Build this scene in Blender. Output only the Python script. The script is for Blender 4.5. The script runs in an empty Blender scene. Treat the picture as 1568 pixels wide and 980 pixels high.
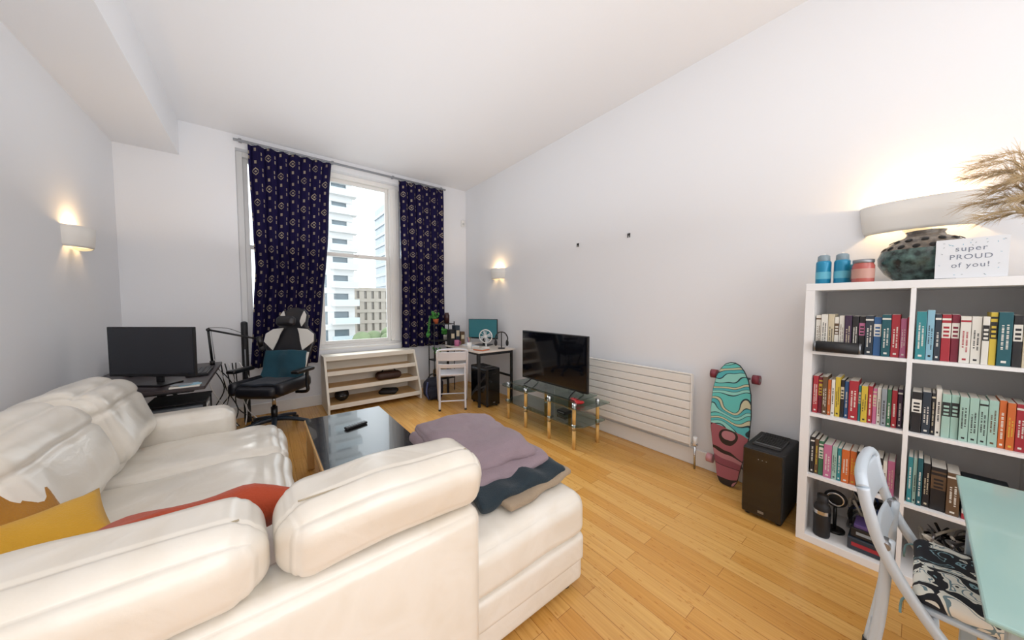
import bpy, bmesh, math, random
from mathutils import Vector, Matrix, Euler, noise
random.seed(7)
D=math.radians
scene=bpy.context.scene
scene.view_settings.view_transform='Standard'
scene.view_settings.exposure=0.10
scene.view_settings.gamma=1.06

# ---------------------------------------------------------------- materials
def lin(h):
    h=h.lstrip('#'); o=[]
    for i in (0,2,4):
        c=int(h[i:i+2],16)/255
        o.append(c/12.92 if c<=.04045 else ((c+.055)/1.055)**2.4)
    return (*o,1)
MC={}
def mat(name,col='#808080',rough=.5,metal=0,bump=0,bscale=30,var=0,vscale=8,emit=0,trans=0,sheen=0,coat=0,ecol=None):
    if name in MC: return MC[name]
    m=bpy.data.materials.new(name); m.use_nodes=True
    nt=m.node_tree; b=nt.nodes['Principled BSDF']
    c=lin(col)
    b.inputs['Base Color'].default_value=c
    b.inputs['Roughness'].default_value=rough
    b.inputs['Metallic'].default_value=metal
    if trans: b.inputs['Transmission Weight'].default_value=trans
    if coat: b.inputs['Coat Weight'].default_value=coat
    if sheen: b.inputs['Sheen Weight'].default_value=sheen
    if emit:
        b.inputs['Emission Color'].default_value=lin(ecol or col); b.inputs['Emission Strength'].default_value=emit
    if bump or var:
        tc=nt.nodes.new('ShaderNodeTexCoord')
        if bump:
            n=nt.nodes.new('ShaderNodeTexNoise'); n.inputs['Scale'].default_value=bscale; n.inputs['Detail'].default_value=4
            bp=nt.nodes.new('ShaderNodeBump'); bp.inputs['Strength'].default_value=bump; bp.inputs['Distance'].default_value=.01
            nt.links.new(tc.outputs['Object'],n.inputs['Vector']); nt.links.new(n.outputs['Fac'],bp.inputs['Height']); nt.links.new(bp.outputs['Normal'],b.inputs['Normal'])
        if var:
            n=nt.nodes.new('ShaderNodeTexNoise'); n.inputs['Scale'].default_value=vscale
            nt.links.new(tc.outputs['Object'],n.inputs['Vector'])
            mx=nt.nodes.new('ShaderNodeMix'); mx.data_type='RGBA'
            mx.inputs[6].default_value=tuple(x*(1-var) for x in c[:3])+(1,); mx.inputs[7].default_value=tuple(min(1,x*(1+var)) for x in c[:3])+(1,)
            nt.links.new(n.outputs['Fac'],mx.inputs[0]); nt.links.new(mx.outputs[2],b.inputs['Base Color'])
    MC[name]=m; return m
def N(nt,t,**k):
    n=nt.nodes.new(t)
    for a,v in k.items(): setattr(n,a,v)
    return n
def mth(nt,op,a,b=None,c=None):
    n=nt.nodes.new('ShaderNodeMath'); n.operation=op
    for i,x in enumerate((a,b,c)):
        if x is None: continue
        if isinstance(x,(int,float)): n.inputs[i].default_value=x
        else: nt.links.new(x,n.inputs[i])
    return n.outputs[0]

M_wall=mat('wall_paint','#EEEFF2',.85,bump=.04,bscale=60)
M_ceil=mat('ceiling_paint','#F1F1F3',.9,bump=.03,bscale=50)
M_white=mat('white_gloss_paint','#F0EEEA',.4,bump=.02)
M_shelfw=mat('white_lacquer','#EDECEC',.35,bump=.01)
M_black=mat('black_plastic','#0D0D10',.35,bump=.02)
M_blackm=mat('black_matte','#131316',.6,bump=.05)
M_chrome=mat('brushed_chrome','#C9CCCF',.22,1)
M_steel=mat('grey_steel','#8E9196',.35,.8)
M_wood=mat('pale_wood','#D9AE72',.45,var=.15,vscale=12,bump=.03)
M_cream=mat('cream_paint','#EFE8D9',.5,bump=.02)

def leather():
    m=bpy.data.materials.new('white_leather'); m.use_nodes=True; nt=m.node_tree; b=nt.nodes['Principled BSDF']
    tc=N(nt,'ShaderNodeTexCoord')
    n=N(nt,'ShaderNodeTexNoise'); n.inputs['Scale'].default_value=5; n.inputs['Detail'].default_value=3; n.inputs['Distortion'].default_value=.8
    nt.links.new(tc.outputs['Object'],n.inputs['Vector'])
    r=N(nt,'ShaderNodeValToRGB'); r.color_ramp.elements[0].color=lin('#E2DACC'); r.color_ramp.elements[1].color=lin('#E9E3D8')
    r.color_ramp.elements[0].position=.35; r.color_ramp.elements[1].position=.6
    nt.links.new(n.outputs['Fac'],r.inputs[0]); nt.links.new(r.outputs[0],b.inputs['Base Color'])
    b.inputs['Roughness'].default_value=.30; b.inputs['Specular IOR Level'].default_value=.6
    b.inputs['Coat Weight'].default_value=.3; b.inputs['Coat Roughness'].default_value=.2
    n2=N(nt,'ShaderNodeTexNoise'); n2.inputs['Scale'].default_value=140; n2.inputs['Detail'].default_value=3
    nt.links.new(tc.outputs['Object'],n2.inputs['Vector'])
    s=mth(nt,'ADD',mth(nt,'MULTIPLY',n.outputs['Fac'],1.6),mth(nt,'MULTIPLY',n2.outputs['Fac'],.05))
    bp=N(nt,'ShaderNodeBump'); bp.inputs['Strength'].default_value=.4; bp.inputs['Distance'].default_value=.012
    nt.links.new(s,bp.inputs['Height']); nt.links.new(bp.outputs['Normal'],b.inputs['Normal'])
    return m
M_leather=leather()
M_seam=mat('leather_seam','#B3A48A',.6)

def floor_mat():
    m=bpy.data.materials.new('bamboo_planks'); m.use_nodes=True; nt=m.node_tree; b=nt.nodes['Principled BSDF']
    tc=N(nt,'ShaderNodeTexCoord'); sp=N(nt,'ShaderNodeSeparateXYZ'); cb=N(nt,'ShaderNodeCombineXYZ')
    nt.links.new(tc.outputs['Object'],sp.inputs[0]); nt.links.new(sp.outputs['Y'],cb.inputs['X']); nt.links.new(sp.outputs['X'],cb.inputs['Y'])
    br=N(nt,'ShaderNodeTexBrick'); br.offset=.37; br.inputs['Scale'].default_value=1
    br.inputs['Brick Width'].default_value=.92; br.inputs['Row Height'].default_value=.088; br.inputs['Mortar Size'].default_value=.0012
    br.inputs['Color1'].default_value=lin('#D19647'); br.inputs['Color2'].default_value=lin('#E2B064'); br.inputs['Mortar'].default_value=lin('#9E6930')
    nt.links.new(cb.outputs[0],br.inputs['Vector'])
    mp=N(nt,'ShaderNodeMapping'); mp.inputs['Scale'].default_value=(80,2.5,1)
    nt.links.new(tc.outputs['Object'],mp.inputs[0])
    n=N(nt,'ShaderNodeTexNoise'); n.inputs['Scale'].default_value=1; n.inputs['Detail'].default_value=4
    nt.links.new(mp.outputs[0],n.inputs['Vector'])
    mp2=N(nt,'ShaderNodeMapping'); mp2.inputs['Scale'].default_value=(48,14,1)
    nt.links.new(tc.outputs['Object'],mp2.inputs[0])
    v=N(nt,'ShaderNodeTexVoronoi'); nt.links.new(mp2.outputs[0],v.inputs['Vector']); v.inputs['Scale'].default_value=1
    dash=mth(nt,'LESS_THAN',v.outputs['Distance'],.16)
    ov=N(nt,'ShaderNodeMix'); ov.data_type='RGBA'; ov.blend_type='MULTIPLY'; ov.inputs[0].default_value=.48
    r=N(nt,'ShaderNodeValToRGB'); r.color_ramp.elements[0].color=(.62,.48,.33,1); r.color_ramp.elements[1].color=(1,1,1,1)
    r.color_ramp.elements[0].position=.3; r.color_ramp.elements[1].position=.65
    nt.links.new(n.outputs['Fac'],r.inputs[0]); nt.links.new(br.outputs['Color'],ov.inputs[6]); nt.links.new(r.outputs[0],ov.inputs[7])
    o2=N(nt,'ShaderNodeMix'); o2.data_type='RGBA'; o2.blend_type='MULTIPLY'; o2.inputs[7].default_value=(.74,.58,.40,1)
    nt.links.new(mth(nt,'MULTIPLY',dash,.75),o2.inputs[0]); nt.links.new(ov.outputs[2],o2.inputs[6]); nt.links.new(o2.outputs[2],b.inputs['Base Color'])
    b.inputs['Roughness'].default_value=.27
    bp=N(nt,'ShaderNodeBump'); bp.inputs['Strength'].default_value=.15; bp.inputs['Distance'].default_value=.002; bp.invert=True
    nt.links.new(br.outputs['Fac'],bp.inputs['Height']); nt.links.new(bp.outputs['Normal'],b.inputs['Normal'])
    return m
M_floor=floor_mat()

def glass(name,col,fac):
    m=bpy.data.materials.new(name); m.use_nodes=True; nt=m.node_tree; nt.nodes.remove(nt.nodes['Principled BSDF'])
    o=nt.nodes['Material Output']; t=N(nt,'ShaderNodeBsdfTransparent'); t.inputs[0].default_value=lin(col)
    g=N(nt,'ShaderNodeBsdfGlossy'); g.inputs['Roughness'].default_value=.03
    mx=N(nt,'ShaderNodeMixShader'); fr=N(nt,'ShaderNodeFresnel'); fr.inputs[0].default_value=1.5
    a=mth(nt,'ADD',mth(nt,'MULTIPLY',fr.outputs[0],.7),fac)
    nt.links.new(a,mx.inputs[0]); nt.links.new(t.outputs[0],mx.inputs[1]); nt.links.new(g.outputs[0],mx.inputs[2]); nt.links.new(mx.outputs[0],o.inputs[0])
    return m
M_pane=glass('window_glass','#FAFDFD',.0)
M_glass=glass('green_glass','#E4F3EE',.12)

# ---------------------------------------------------------------- builder
def T(c,rot=(0,0,0)): return Matrix.Translation(Vector(c))@Euler(rot,'XYZ').to_matrix().to_4x4()
class B:
    def __init__(s,name): s.name=name; s.bm=bmesh.new(); s.uv=s.bm.loops.layers.uv.new('UVMap'); s.mats=[]
    def mi(s,m):
        if m not in s.mats: s.mats.append(m)
        return s.mats.index(m)
    def merge(s,t,m,mx=None,smooth=True):
        if mx is not None: bmesh.ops.transform(t,matrix=mx,verts=t.verts)
        if m is not None:
            i=s.mi(m)
            for f in t.faces: f.material_index=i
        for f in t.faces: f.smooth=smooth
        me=bpy.data.meshes.new('t'); t.to_mesh(me); t.free(); s.bm.from_mesh(me); bpy.data.meshes.remove(me)
    def box(s,c,sz,m,rot=(0,0,0),bev=.004,seg=2):
        t=bmesh.new(); bmesh.ops.create_cube(t,size=1); bmesh.ops.scale(t,vec=sz,verts=t.verts)
        if bev: 
            bv=min(bev,min(sz)*.45); bmesh.ops.bevel(t,geom=t.edges[:],offset=bv,segments=seg,affect='EDGES',profile=.5)
        s.merge(t,m,T(c,rot),False)
    def bx(s,x0,x1,y0,y1,z0,z1,m,bev=0): s.box(((x0+x1)/2,(y0+y1)/2,(z0+z1)/2),(x1-x0,y1-y0,z1-z0),m,bev=bev)
    def cyl(s,p0,p1,r,m,r2=None,seg=20):
        p0=Vector(p0);p1=Vector(p1); d=p1-p0
        t=bmesh.new(); bmesh.ops.create_cone(t,cap_ends=True,segments=seg,radius1=r,radius2=r if r2 is None else r2,depth=d.length)
        i=s.mi(m)
        for f in t.faces: f.material_index=i
        mx=Matrix.Translation((p0+p1)/2)@d.to_track_quat('Z','Y').to_matrix().to_4x4()
        bmesh.ops.transform(t,matrix=mx,verts=t.verts)
        for f in t.faces: f.smooth=len(f.verts)==4
        me=bpy.data.meshes.new('t'); t.to_mesh(me); t.free(); s.bm.from_mesh(me); bpy.data.meshes.remove(me)
    def sph(s,c,sc,m,rot=(0,0,0),seg=20):
        t=bmesh.new(); bmesh.ops.create_uvsphere(t,u_segments=seg,v_segments=seg//2+2,radius=1)
        bmesh.ops.scale(t,vec=sc if not isinstance(sc,(int,float)) else (sc,)*3,verts=t.verts); s.merge(t,m,T(c,rot))
    def lathe(s,prof,c,m,seg=32,rot=(0,0,0),sx=1,sy=1,a0=0,a1=2*math.pi):
        t=bmesh.new(); rows=[]; full=abs(a1-a0-2*math.pi)<1e-4; n=seg if full else seg+1
        for r,z in prof:
            rows.append([t.verts.new((r*math.cos(a0+(a1-a0)*i/seg)*sx,r*math.sin(a0+(a1-a0)*i/seg)*sy,z)) for i in range(n)])
        for a,b in zip(rows,rows[1:]):
            for i in range(seg):
                j=(i+1)%n
                t.faces.new((a[i],a[j],b[j],b[i]))
        bmesh.ops.remove_doubles(t,verts=t.verts,dist=1e-6); bmesh.ops.recalc_face_normals(t,faces=t.faces)
        s.merge(t,m,T(c,rot))
    def tube(s,pts,r,m,seg=8,sub=6,smooth=True):
        P=[Vector(p) for p in pts]
        if smooth and len(P)>2:
            Q=[]
            for i in range(len(P)-1):
                a=P[max(i-1,0)];b=P[i];c=P[i+1];d=P[min(i+2,len(P)-1)]
                for k in range(sub):
                    u=k/sub; Q.append(.5*((2*b)+(c-a)*u+(2*a-5*b+4*c-d)*u*u+(3*b-a-3*c+d)*u**3))
            Q.append(P[-1]); P=Q
        t=bmesh.new(); rows=[]; up=Vector((0,0,1))
        for i,p in enumerate(P):
            d=(P[min(i+1,len(P)-1)]-P[max(i-1,0)])
            if d.length<1e-7: d=Vector((0,0,1))
            d.normalize()
            if abs(d.dot(up))>.95: up=Vector((1,0,0)) if abs(d.x)<.9 else Vector((0,1,0))
            a=d.cross(up).normalized(); b=a.cross(d).normalized(); up=b
            rr=r(i/(len(P)-1)) if callable(r) else r
            rows.append([t.verts.new(p+a*math.cos(2*math.pi*k/seg)*rr+b*math.sin(2*math.pi*k/seg)*rr) for k in range(seg)])
        for a,b in zip(rows,rows[1:]):
            for k in range(seg): t.faces.new((a[k],a[(k+1)%seg],b[(k+1)%seg],b[k]))
        if seg>2: t.faces.new(rows[0][::-1]); t.faces.new(rows[-1])
        s.merge(t,m)
    def soft(s,c,sz,m,rot=(0,0,0),r=.06,puff=.02,n=18,amp=0,ns=4,seams=(),top=None,fn=None):
        t=bmesh.new(); bmesh.ops.create_cube(t,size=2); bmesh.ops.subdivide_edges(t,edges=t.edges[:],cuts=n,use_grid_fill=True)
        h=[q/2 for q in sz]; r=min(r,min(h)*.98); pf=puff if hasattr(puff,'__len__') else (puff,)*3
        off=Vector((random.random()*50,)*3)
        for v in t.verts:
            q=[.55*a+.45*math.sin(a*math.pi/2) for a in v.co]
            p=Vector([q[i]*h[i] for i in range(3)])
            inn=Vector([max(-(h[i]-r),min(h[i]-r,p[i])) for i in range(3)]); d=p-inn
            if d.length>1e-6: p=inn+d.normalized()*r
            for i in range(3):
                if abs(q[i])>.999:
                    j,k=[x for x in range(3) if x!=i]
                    p[i]+=math.copysign(1,q[i])*pf[i]*math.sqrt(max(0,(1-q[j]**4)*(1-q[k]**4)))
            for ax,pos,dep,w in seams:
                g=dep*math.exp(-((q[ax]-pos)/w)**2)
                o=Vector(q); o[ax]=0
                if o.length>0: p-=o.normalized()*g
            if amp: p+=noise.noise_vector(p*ns+off)*amp
            if fn: p=fn(p,q)
            v.co=p
        bmesh.ops.recalc_face_normals(t,faces=t.faces)
        s.merge(t,m,T(c,rot))
    def pillow(s,c,w,h,th,m,rot=(0,0,0),n=20):
        t=bmesh.new(); off=Vector((random.random()*50,)*3)
        G={}
        for sd in (1,-1):
            for i in range(n+1):
                for j in range(n+1):
                    a=2*i/n-1;b=2*j/n-1
                    e=abs(a)>.999 or abs(b)>.999
                    if e and sd==-1: G[(sd,i,j)]=G[(1,i,j)]; continue
                    z=sd*th/2*((1-a*a)*(1-b*b))**.42
                    x=a*w/2*(1-.1*(1-b*b)*abs(a)**3); y=b*h/2*(1-.1*(1-a*a)*abs(b)**3)
                    p=Vector((x,y,z)); p+=noise.noise_vector(p*8+off)*.022*(0 if e else 1)
                    G[(sd,i,j)]=t.verts.new(p)
        for sd in (1,-1):
            for i in range(n):
                for j in range(n):
                    f=[G[(sd,i,j)],G[(sd,i+1,j)],G[(sd,i+1,j+1)],G[(sd,i,j+1)]]
                    t.faces.new(f if sd==1 else f[::-1])
        s.merge(t,m,T(c,rot))
    def poly(s,pts,th,m,mx,bev=0):
        t=bmesh.new(); vs=[t.verts.new((x,y,0)) for x,y in pts]; f=t.faces.new(vs)
        r=bmesh.ops.extrude_face_region(t,geom=[f]); bmesh.ops.translate(t,vec=(0,0,th),verts=[g for g in r['geom'] if isinstance(g,bmesh.types.BMVert)])
        bmesh.ops.recalc_face_normals(t,faces=t.faces)
        if bev: bmesh.ops.bevel(t,geom=t.edges[:],offset=bev,segments=2,affect='EDGES')
        s.merge(t,m,mx,False)
    def done(s,loc=(0,0,0),rot=(0,0,0),parent=None):
        me=bpy.data.meshes.new(s.name); s.bm.to_mesh(me); s.bm.free()
        for m in s.mats: me.materials.append(m)
        o=bpy.data.objects.new(s.name,me); scene.collection.objects.link(o); o.location=loc; o.rotation_euler=rot
        if parent: o.parent=parent
        return o

# ---------------------------------------------------------------- room shell
XL,XR,YB,YR,H=-1.13,2.87,5.0,-3.0,3.35
b=B('floor'); b.bx(XL-.2,XR+.2,YR-.2,YB+.3,-.12,0,M_floor); b.done()
b=B('ceiling'); b.bx(XL-.2,XR+.2,YR-.2,YB+.3,H,H+.12,M_ceil); b.done()
b=B('wall_left'); b.bx(XL-.2,XL,YR,YB+.3,0,H,M_wall); b.done()
b=B('wall_right'); b.bx(XR,XR+.2,YR,YB+.3,0,H,M_wall); b.done()
b=B('wall_rear'); b.bx(XL-.2,XR+.2,YR-.2,YR,0,H,M_wall); b.done()
b=B('wall_back')
WX0,WX1,WZ0,WZ1=-.2,2.44,.74,3.2
b.bx(XL,WX0,YB,YB+.3,0,H,M_wall); b.bx(WX1,XR,YB,YB+.3,0,H,M_wall); b.bx(WX0,WX1,YB,YB+.3,0,WZ0,M_wall); b.bx(WX0,WX1,YB,YB+.3,WZ1,H,M_wall); b.done()
b=B('ceiling_beam'); b.bx(XL,-.66,YR,YB,2.98,H,M_wall); b.done()
b=B('baseboard_right'); b.box((XR-.009,(YR+YB)/2,.07),(.018,YB-YR,.14),M_white,bev=.006); b.done()
b=B('baseboard_left'); b.box((XL+.009,(YR+YB)/2,.07),(.018,YB-YR,.14),M_white,bev=.006); b.done()
b=B('baseboard_back'); b.box(((XL+XR)/2,YB-.009,.07),(XR-XL-.04,.018,.14),M_white,bev=.006); b.done()

# window
b=B('window_1')
fy0,fy1=5.12,5.19
def frame(x0,x1,z0,z1,w,y0,y1,m=M_white):
    b.bx(x0,x0+w,y0,y1,z0,z1,m,.004); b.bx(x1-w,x1,y0,y1,z0,z1,m,.004); b.bx(x0+w,x1-w,y0,y1,z0,z0+w,m,.004); b.bx(x0+w,x1-w,y0,y1,z1-w,z1,m,.004)
frame(WX0,WX1,WZ0,WZ1,.06,fy0-.02,fy1+.04)
for mx0,mx1 in ((.50,.64),(1.58,1.72)): b.bx(mx0,mx1,fy0-.04,fy1+.04,WZ0+.06,WZ1-.06,M_white,.01); b.bx(mx0+.045,mx1-.045,fy0-.055,fy0-.04,WZ0+.06,WZ1-.06,M_white,.004)
for x0,x1 in ((WX0+.06,.50),(.64,1.58),(1.72,WX1-.06)):
    zm=2.08
    frame(x0,x1,zm-.03,WZ1-.06,.045,fy0+.035,fy0+.07)
    frame(x0,x1,WZ0+.06,zm+.02,.05,fy0,fy0+.034)
    b.bx(x0+.03,x1-.03,fy0+.05,fy0+.054,zm,WZ1-.09,M_pane); b.bx(x0+.03,x1-.03,fy0+.015,fy0+.019,WZ0+.09,zm,M_pane)
    b.box(((x0+x1)/2,fy0-.006,zm+.005),(.05,.02,.02),M_chrome)
b.bx(WX0,WX1,YB+.0,fy0,WZ0,WZ0+.025,M_white,.004)
b.done()

# curtains
def curtain_mat():
    m=bpy.data.materials.new('navy_patterned_fabric'); m.use_nodes=True; nt=m.node_tree; bs=nt.nodes['Principled BSDF']
    uv=N(nt,'ShaderNodeUVMap'); uv.uv_map='UVMap'; sp=N(nt,'ShaderNodeSeparateXYZ'); nt.links.new(uv.outputs[0],sp.inputs[0])
    U=mth(nt,'MULTIPLY',sp.outputs['X'],1/.21); V=mth(nt,'MULTIPLY',sp.outputs['Y'],1/.36)
    col=mth(nt,'FLOOR',U)
    V2=mth(nt,'ADD',V,mth(nt,'MULTIPLY',col,.5))
    fx=mth(nt,'ABSOLUTE',mth(nt,'SUBTRACT',mth(nt,'FRACT',U),.5)); fz=mth(nt,'ABSOLUTE',mth(nt,'SUBTRACT',mth(nt,'FRACT',V2),.5))
    d=mth(nt,'ADD',mth(nt,'MULTIPLY',fx,1.0),mth(nt,'MULTIPLY',fz,1.5))
    m1=mth(nt,'MULTIPLY',mth(nt,'LESS_THAN',d,.19),mth(nt,'GREATER_THAN',d,.13))
    m0=mth(nt,'LESS_THAN',d,.055)
    e=mth(nt,'MULTIPLY',mth(nt,'LESS_THAN',fx,.04),mth(nt,'LESS_THAN',mth(nt,'ABSOLUTE',mth(nt,'SUBTRACT',fz,.30)),.05))
    e2=mth(nt,'MULTIPLY',mth(nt,'GREATER_THAN',fx,.46),mth(nt,'LESS_THAN',mth(nt,'ABSOLUTE',mth(nt,'SUBTRACT',fz,.42)),.05))
    mk=mth(nt,'MINIMUM',mth(nt,'ADD',mth(nt,'ADD',mth(nt,'ADD',m1,m0),e),e2),1)
    n=N(nt,'ShaderNodeTexNoise'); n.inputs['Scale'].default_value=9; nt.links.new(uv.outputs[0],n.inputs['Vector'])
    mk=mth(nt,'MINIMUM',mth(nt,'MULTIPLY',mk,mth(nt,'MULTIPLY',n.outputs['Fac'],1.2)),1)
    mx=N(nt,'ShaderNodeMix'); mx.data_type='RGBA'; mx.inputs[6].default_value=lin('#110A36'); mx.inputs[7].default_value=lin('#B8A98E')
    nt.links.new(mk,mx.inputs[0]); nt.links.new(mx.outputs[2],bs.inputs['Base Color'])
    bs.inputs['Roughness'].default_value=.8; bs.inputs['Specular IOR Level'].default_value=.2
    return m
M_curt=curtain_mat()
def curtain(xt0,xt1,xm0,xm1,xb0,xb1,z0,z1,folds,seed):
    b=B('curtain'); t=bmesh.new(); uvl=t.loops.layers.uv.new('UVMap'); nu,nv=folds*14,50; R=random.Random(seed)
    ph=[R.uniform(-.5,.5) for _ in range(folds+2)]; am=[R.uniform(.6,1.15) for _ in range(folds+2)]
    rows=[]
    for j in range(nv+1):
        v=j/nv; z=z0+(z1-z0)*v
        def q(a,m_,c): return a+(m_-a)*(v/.45) if v<.45 else m_+(c-m_)*((v-.45)/.55)
        xa=q(xb0,xm0,xt0); xb=q(xb1,xm1,xt1); row=[]
        for i in range(nu+1):
            u=i/nu; k=u*folds; ki=int(min(k,folds-1)); a=am[ki]*(1-(k-ki))+am[ki+1]*(k-ki)
            w=math.sin(k*2*math.pi+ph[ki]*.6*(1-v))
            y=4.905+.05*a*w*(1.05-.35*v)+.012*noise.noise(Vector((u*4,v*3,seed)))
            x=xa+(xb-xa)*u+.012*math.sin(k*4*math.pi)+.01*noise.noise(Vector((u*3,v*4,seed+9)))
            row.append(t.verts.new((x,y,z)))
        rows.append(row)
    W=(xt1-xt0)*1.7
    for j in range(nv):
        for i in range(nu):
            f=t.faces.new((rows[j][i],rows[j][i+1],rows[j+1][i+1],rows[j+1][i]))
            for l,(a,c) in zip(f.loops,((i,j),(i+1,j),(i+1,j+1),(i,j+1))): l[uvl].uv=(a/nu*W,c/nv*(z1-z0))
    b.merge(t,M_curt); o=b.done(); md=o.modifiers.new('thick','SOLIDIFY'); md.thickness=.003
curtain(-.08,.78,-.05,.68,-.13,.56,.60,3.235,7,3)
curtain(1.67,2.40,1.70,2.40,1.68,2.41,.70,3.235,6,5)
b=B('curtain_rail'); b.box((1.12,4.93,3.262),(2.66,.03,.022),M_steel,bev=.003)
for x in (-.15,.8,1.6,2.38): b.box((x,4.965,3.275),(.03,.07,.03),M_steel,bev=.003)
for i in range(15): b.cyl((-.06+i*.055,4.93,3.252),(-.06+i*.055,4.93,3.236),.004,M_white,seg=6)
for i in range(13): b.cyl((1.69+i*.057,4.93,3.252),(1.69+i*.057,4.93,3.236),.004,M_white,seg=6)
b.done()

# ---------------------------------------------------------------- exterior
def ext_tower(name,x0,x1,y,z0,z1,pitch,c1,c2,dep=12,cols=3,balc=True):
    b=B(name); mw=mat(c1+'_slab',c1,.8,var=.05); mg=mat(c2+'_glazing',c2,.25,var=.3,vscale=.6); mr=mat('balcony_glass','#BCC8CC',.2)
    b.bx(x0,x1,y,y+dep,z0,z1,mg)
    z=z0
    while z<z1:
        b.bx(x0-.3,x1+.3,y-.5,y+dep+.3,z,z+pitch*.3,mw)
        z+=pitch
    w=(x1-x0)/cols
    for i in range(cols+1): b.bx(x0+i*w-.45,x0+i*w+.45,y-.35,y,z0,z1,mw)
    z=z0
    while z<z1 and balc:
        b.bx(x1-w*1.0,x1+.9,y-1.6,y,z+pitch*.3,z+pitch*.36,mw); b.bx(x1-w,x1+.9,y-1.62,y-1.55,z+pitch*.36,z+pitch*.66,mr)
        z+=pitch
    b.done()
ext_tower('apartment_tower',2.5,11.6,58,-20,46,2.9,'#CFCECC','#6C7980')
ext_tower('apartment_tower',29,38,96,-20,31,3,'#A9B0B5','#808B92')
ext_tower('office_block',14.5,34,70,-20,4.6,2.2,'#B4A99C','#857D74',cols=14,balc=False)
b=B('street_ground'); b.bx(-80,120,9,160,-21,-20,mat('asphalt','#8C8F90',.9,var=.1)); b.done()
b=B('street_trees'); R=random.Random(5); tg=mat('tree_foliage','#727F5C',.9,bump=.6,bscale=2,var=.35,vscale=.8)
for i in range(11):
    x=12+i*1.9; h=R.uniform(-6.5,-3.5); b.cyl((x,48,-20),(x,48,h),.25,M_wood,seg=8)
    for k in range(6): b.sph((x+R.uniform(-1.2,1.2),48+R.uniform(-1,1),h+R.uniform(-1.5,1.2)),(R.uniform(.9,1.5),1.2,R.uniform(.8,1.3)),tg,seg=10)
b.done()

# ---------------------------------------------------------------- sofa
L=M_leather
b=B('corner_sofa')
b.soft((-.27,.955,.365),(1.66,.17,.65),L,r=.045,puff=(0,.012,.004),n=60,seams=((0,.30,.005,.008),(0,.72,.005,.008)))
b.soft((-.27,1.5,.17),(1.66,1.0,.26),L,r=.03,puff=0,n=8)
for x0,x1 in ((-.88,-.005),(.005,.575)):
    W_=x1-x0
    def fn(p,q,w=W_):
        p.z+=.012*math.cos(q[0]*1.5)-.006
        p.y+=.03*(-q[2])*(1 if q[1]<0 else .2)
        return p
    b.soft(((x0+x1)/2,.985,.777),(W_,.235,.21),L,r=.08,puff=(.0,.024,.006),n=50,amp=.008,ns=6,seams=((1,-.30,.006,.05),(0,-.91,.005,.015),(0,.91,.005,.015)),fn=fn)
    b.tube([(x0+.05,.925,.878),(x0+W_*.33,.915,.886),(x0+W_*.66,.915,.886),(x1-.05,.925,.878)],.0022,M_seam,seg=5)
b.soft((-1.01,2.0,.36),(.20,2.2,.66),L,r=.04,puff=0,n=14)
b.soft((-.42,2.45,.16),(.92,1.35,.24),L,r=.03,puff=0,n=8)
for y0,y1 in ((1.62,2.40),(2.40,3.08)):
    b.soft((-.77,(y0+y1)/2,.69),(.30,y1-y0,.46),L,rot=(0,D(-20),0),r=.12,puff=(.05,.0,.02),n=44,amp=.014,ns=5,seams=((1,-.82,.008,.02),(1,.82,.008,.02),(2,.35,.014,.05)))
b.soft((-.90,1.36,.62),(.22,.42,.40),L,r=.10,puff=.01,n=18,amp=.012)
for y0,y1 in ((1.78,2.4),(2.4,2.98)):
    b.soft((-.33,(y0+y1)/2,.37),(.84,y1-y0,.19),L,r=.07,puff=(.02,.0,.03),n=36,amp=.012,ns=6,seams=((0,.75,.007,.03),(1,-.86,.005,.02),(1,.86,.005,.02)))
b.soft((-.3,1.44,.36),(1.0,.68,.19),L,r=.07,puff=(.0,.0,.03),n=20,amp=.01)
b.soft((.33,1.44,.36),(.5,.68,.19),L,r=.07,puff=(.0,.02,.03),n=20,amp=.01)
b.soft((-.58,3.09,.345),(.78,.22,.55),L,r=.07,puff=(.01,0,.012),n=30,amp=.005,seams=((2,.55,.005,.02),))
b.soft((.87,1.44,.36),(.66,.98,.2),L,r=.06,puff=(.010,.008,.018),n=34,amp=.006,ns=5)
b.soft((.87,1.44,.20),(.655,.97,.14),L,r=.03,puff=(.004,.004,0),n=20)
b.soft((.87,1.44,.095),(.64,.955,.12),L,r=.025,puff=0,n=16)
for x,y in ((.6,1.02),(1.12,1.02),(.6,1.86),(1.12,1.86),(-1.02,.95),(0,.95),(-1.02,3.1),(-.28,3.1),(-.03,1.85)): b.cyl((x,y,0),(x,y,.06),.025,M_black)
b.done()

def fabric(name,c): return mat(name,c,.85,bump=.35,bscale=160,var=.12,vscale=10,sheen=.1)
def pil(c,w,h,th,m,rot): b=B('throw_pillow'); b.pillow((0,0,0),w,h,th,m); b.done(c,rot)
pil((-.19,1.37,.665),.56,.40,.17,fabric('rust_fabric','#B0401C'),(D(150),D(3),D(4)))
pil((-.55,1.52,.625),.36,.34,.17,fabric('mustard_fabric','#CF9A22'),(D(28),D(-8),D(25)))
pil((-.66,1.66,.70),.34,.34,.15,fabric('ochre_fabric','#A87014'),(D(52),D(6),D(62)))
pil((-.62,1.24,.61),.34,.28,.14,mat('monochrome_print','#2A2724',.8,bump=.3,bscale=120,var=.9,vscale=26),(D(16),D(-6),D(10)))

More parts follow.
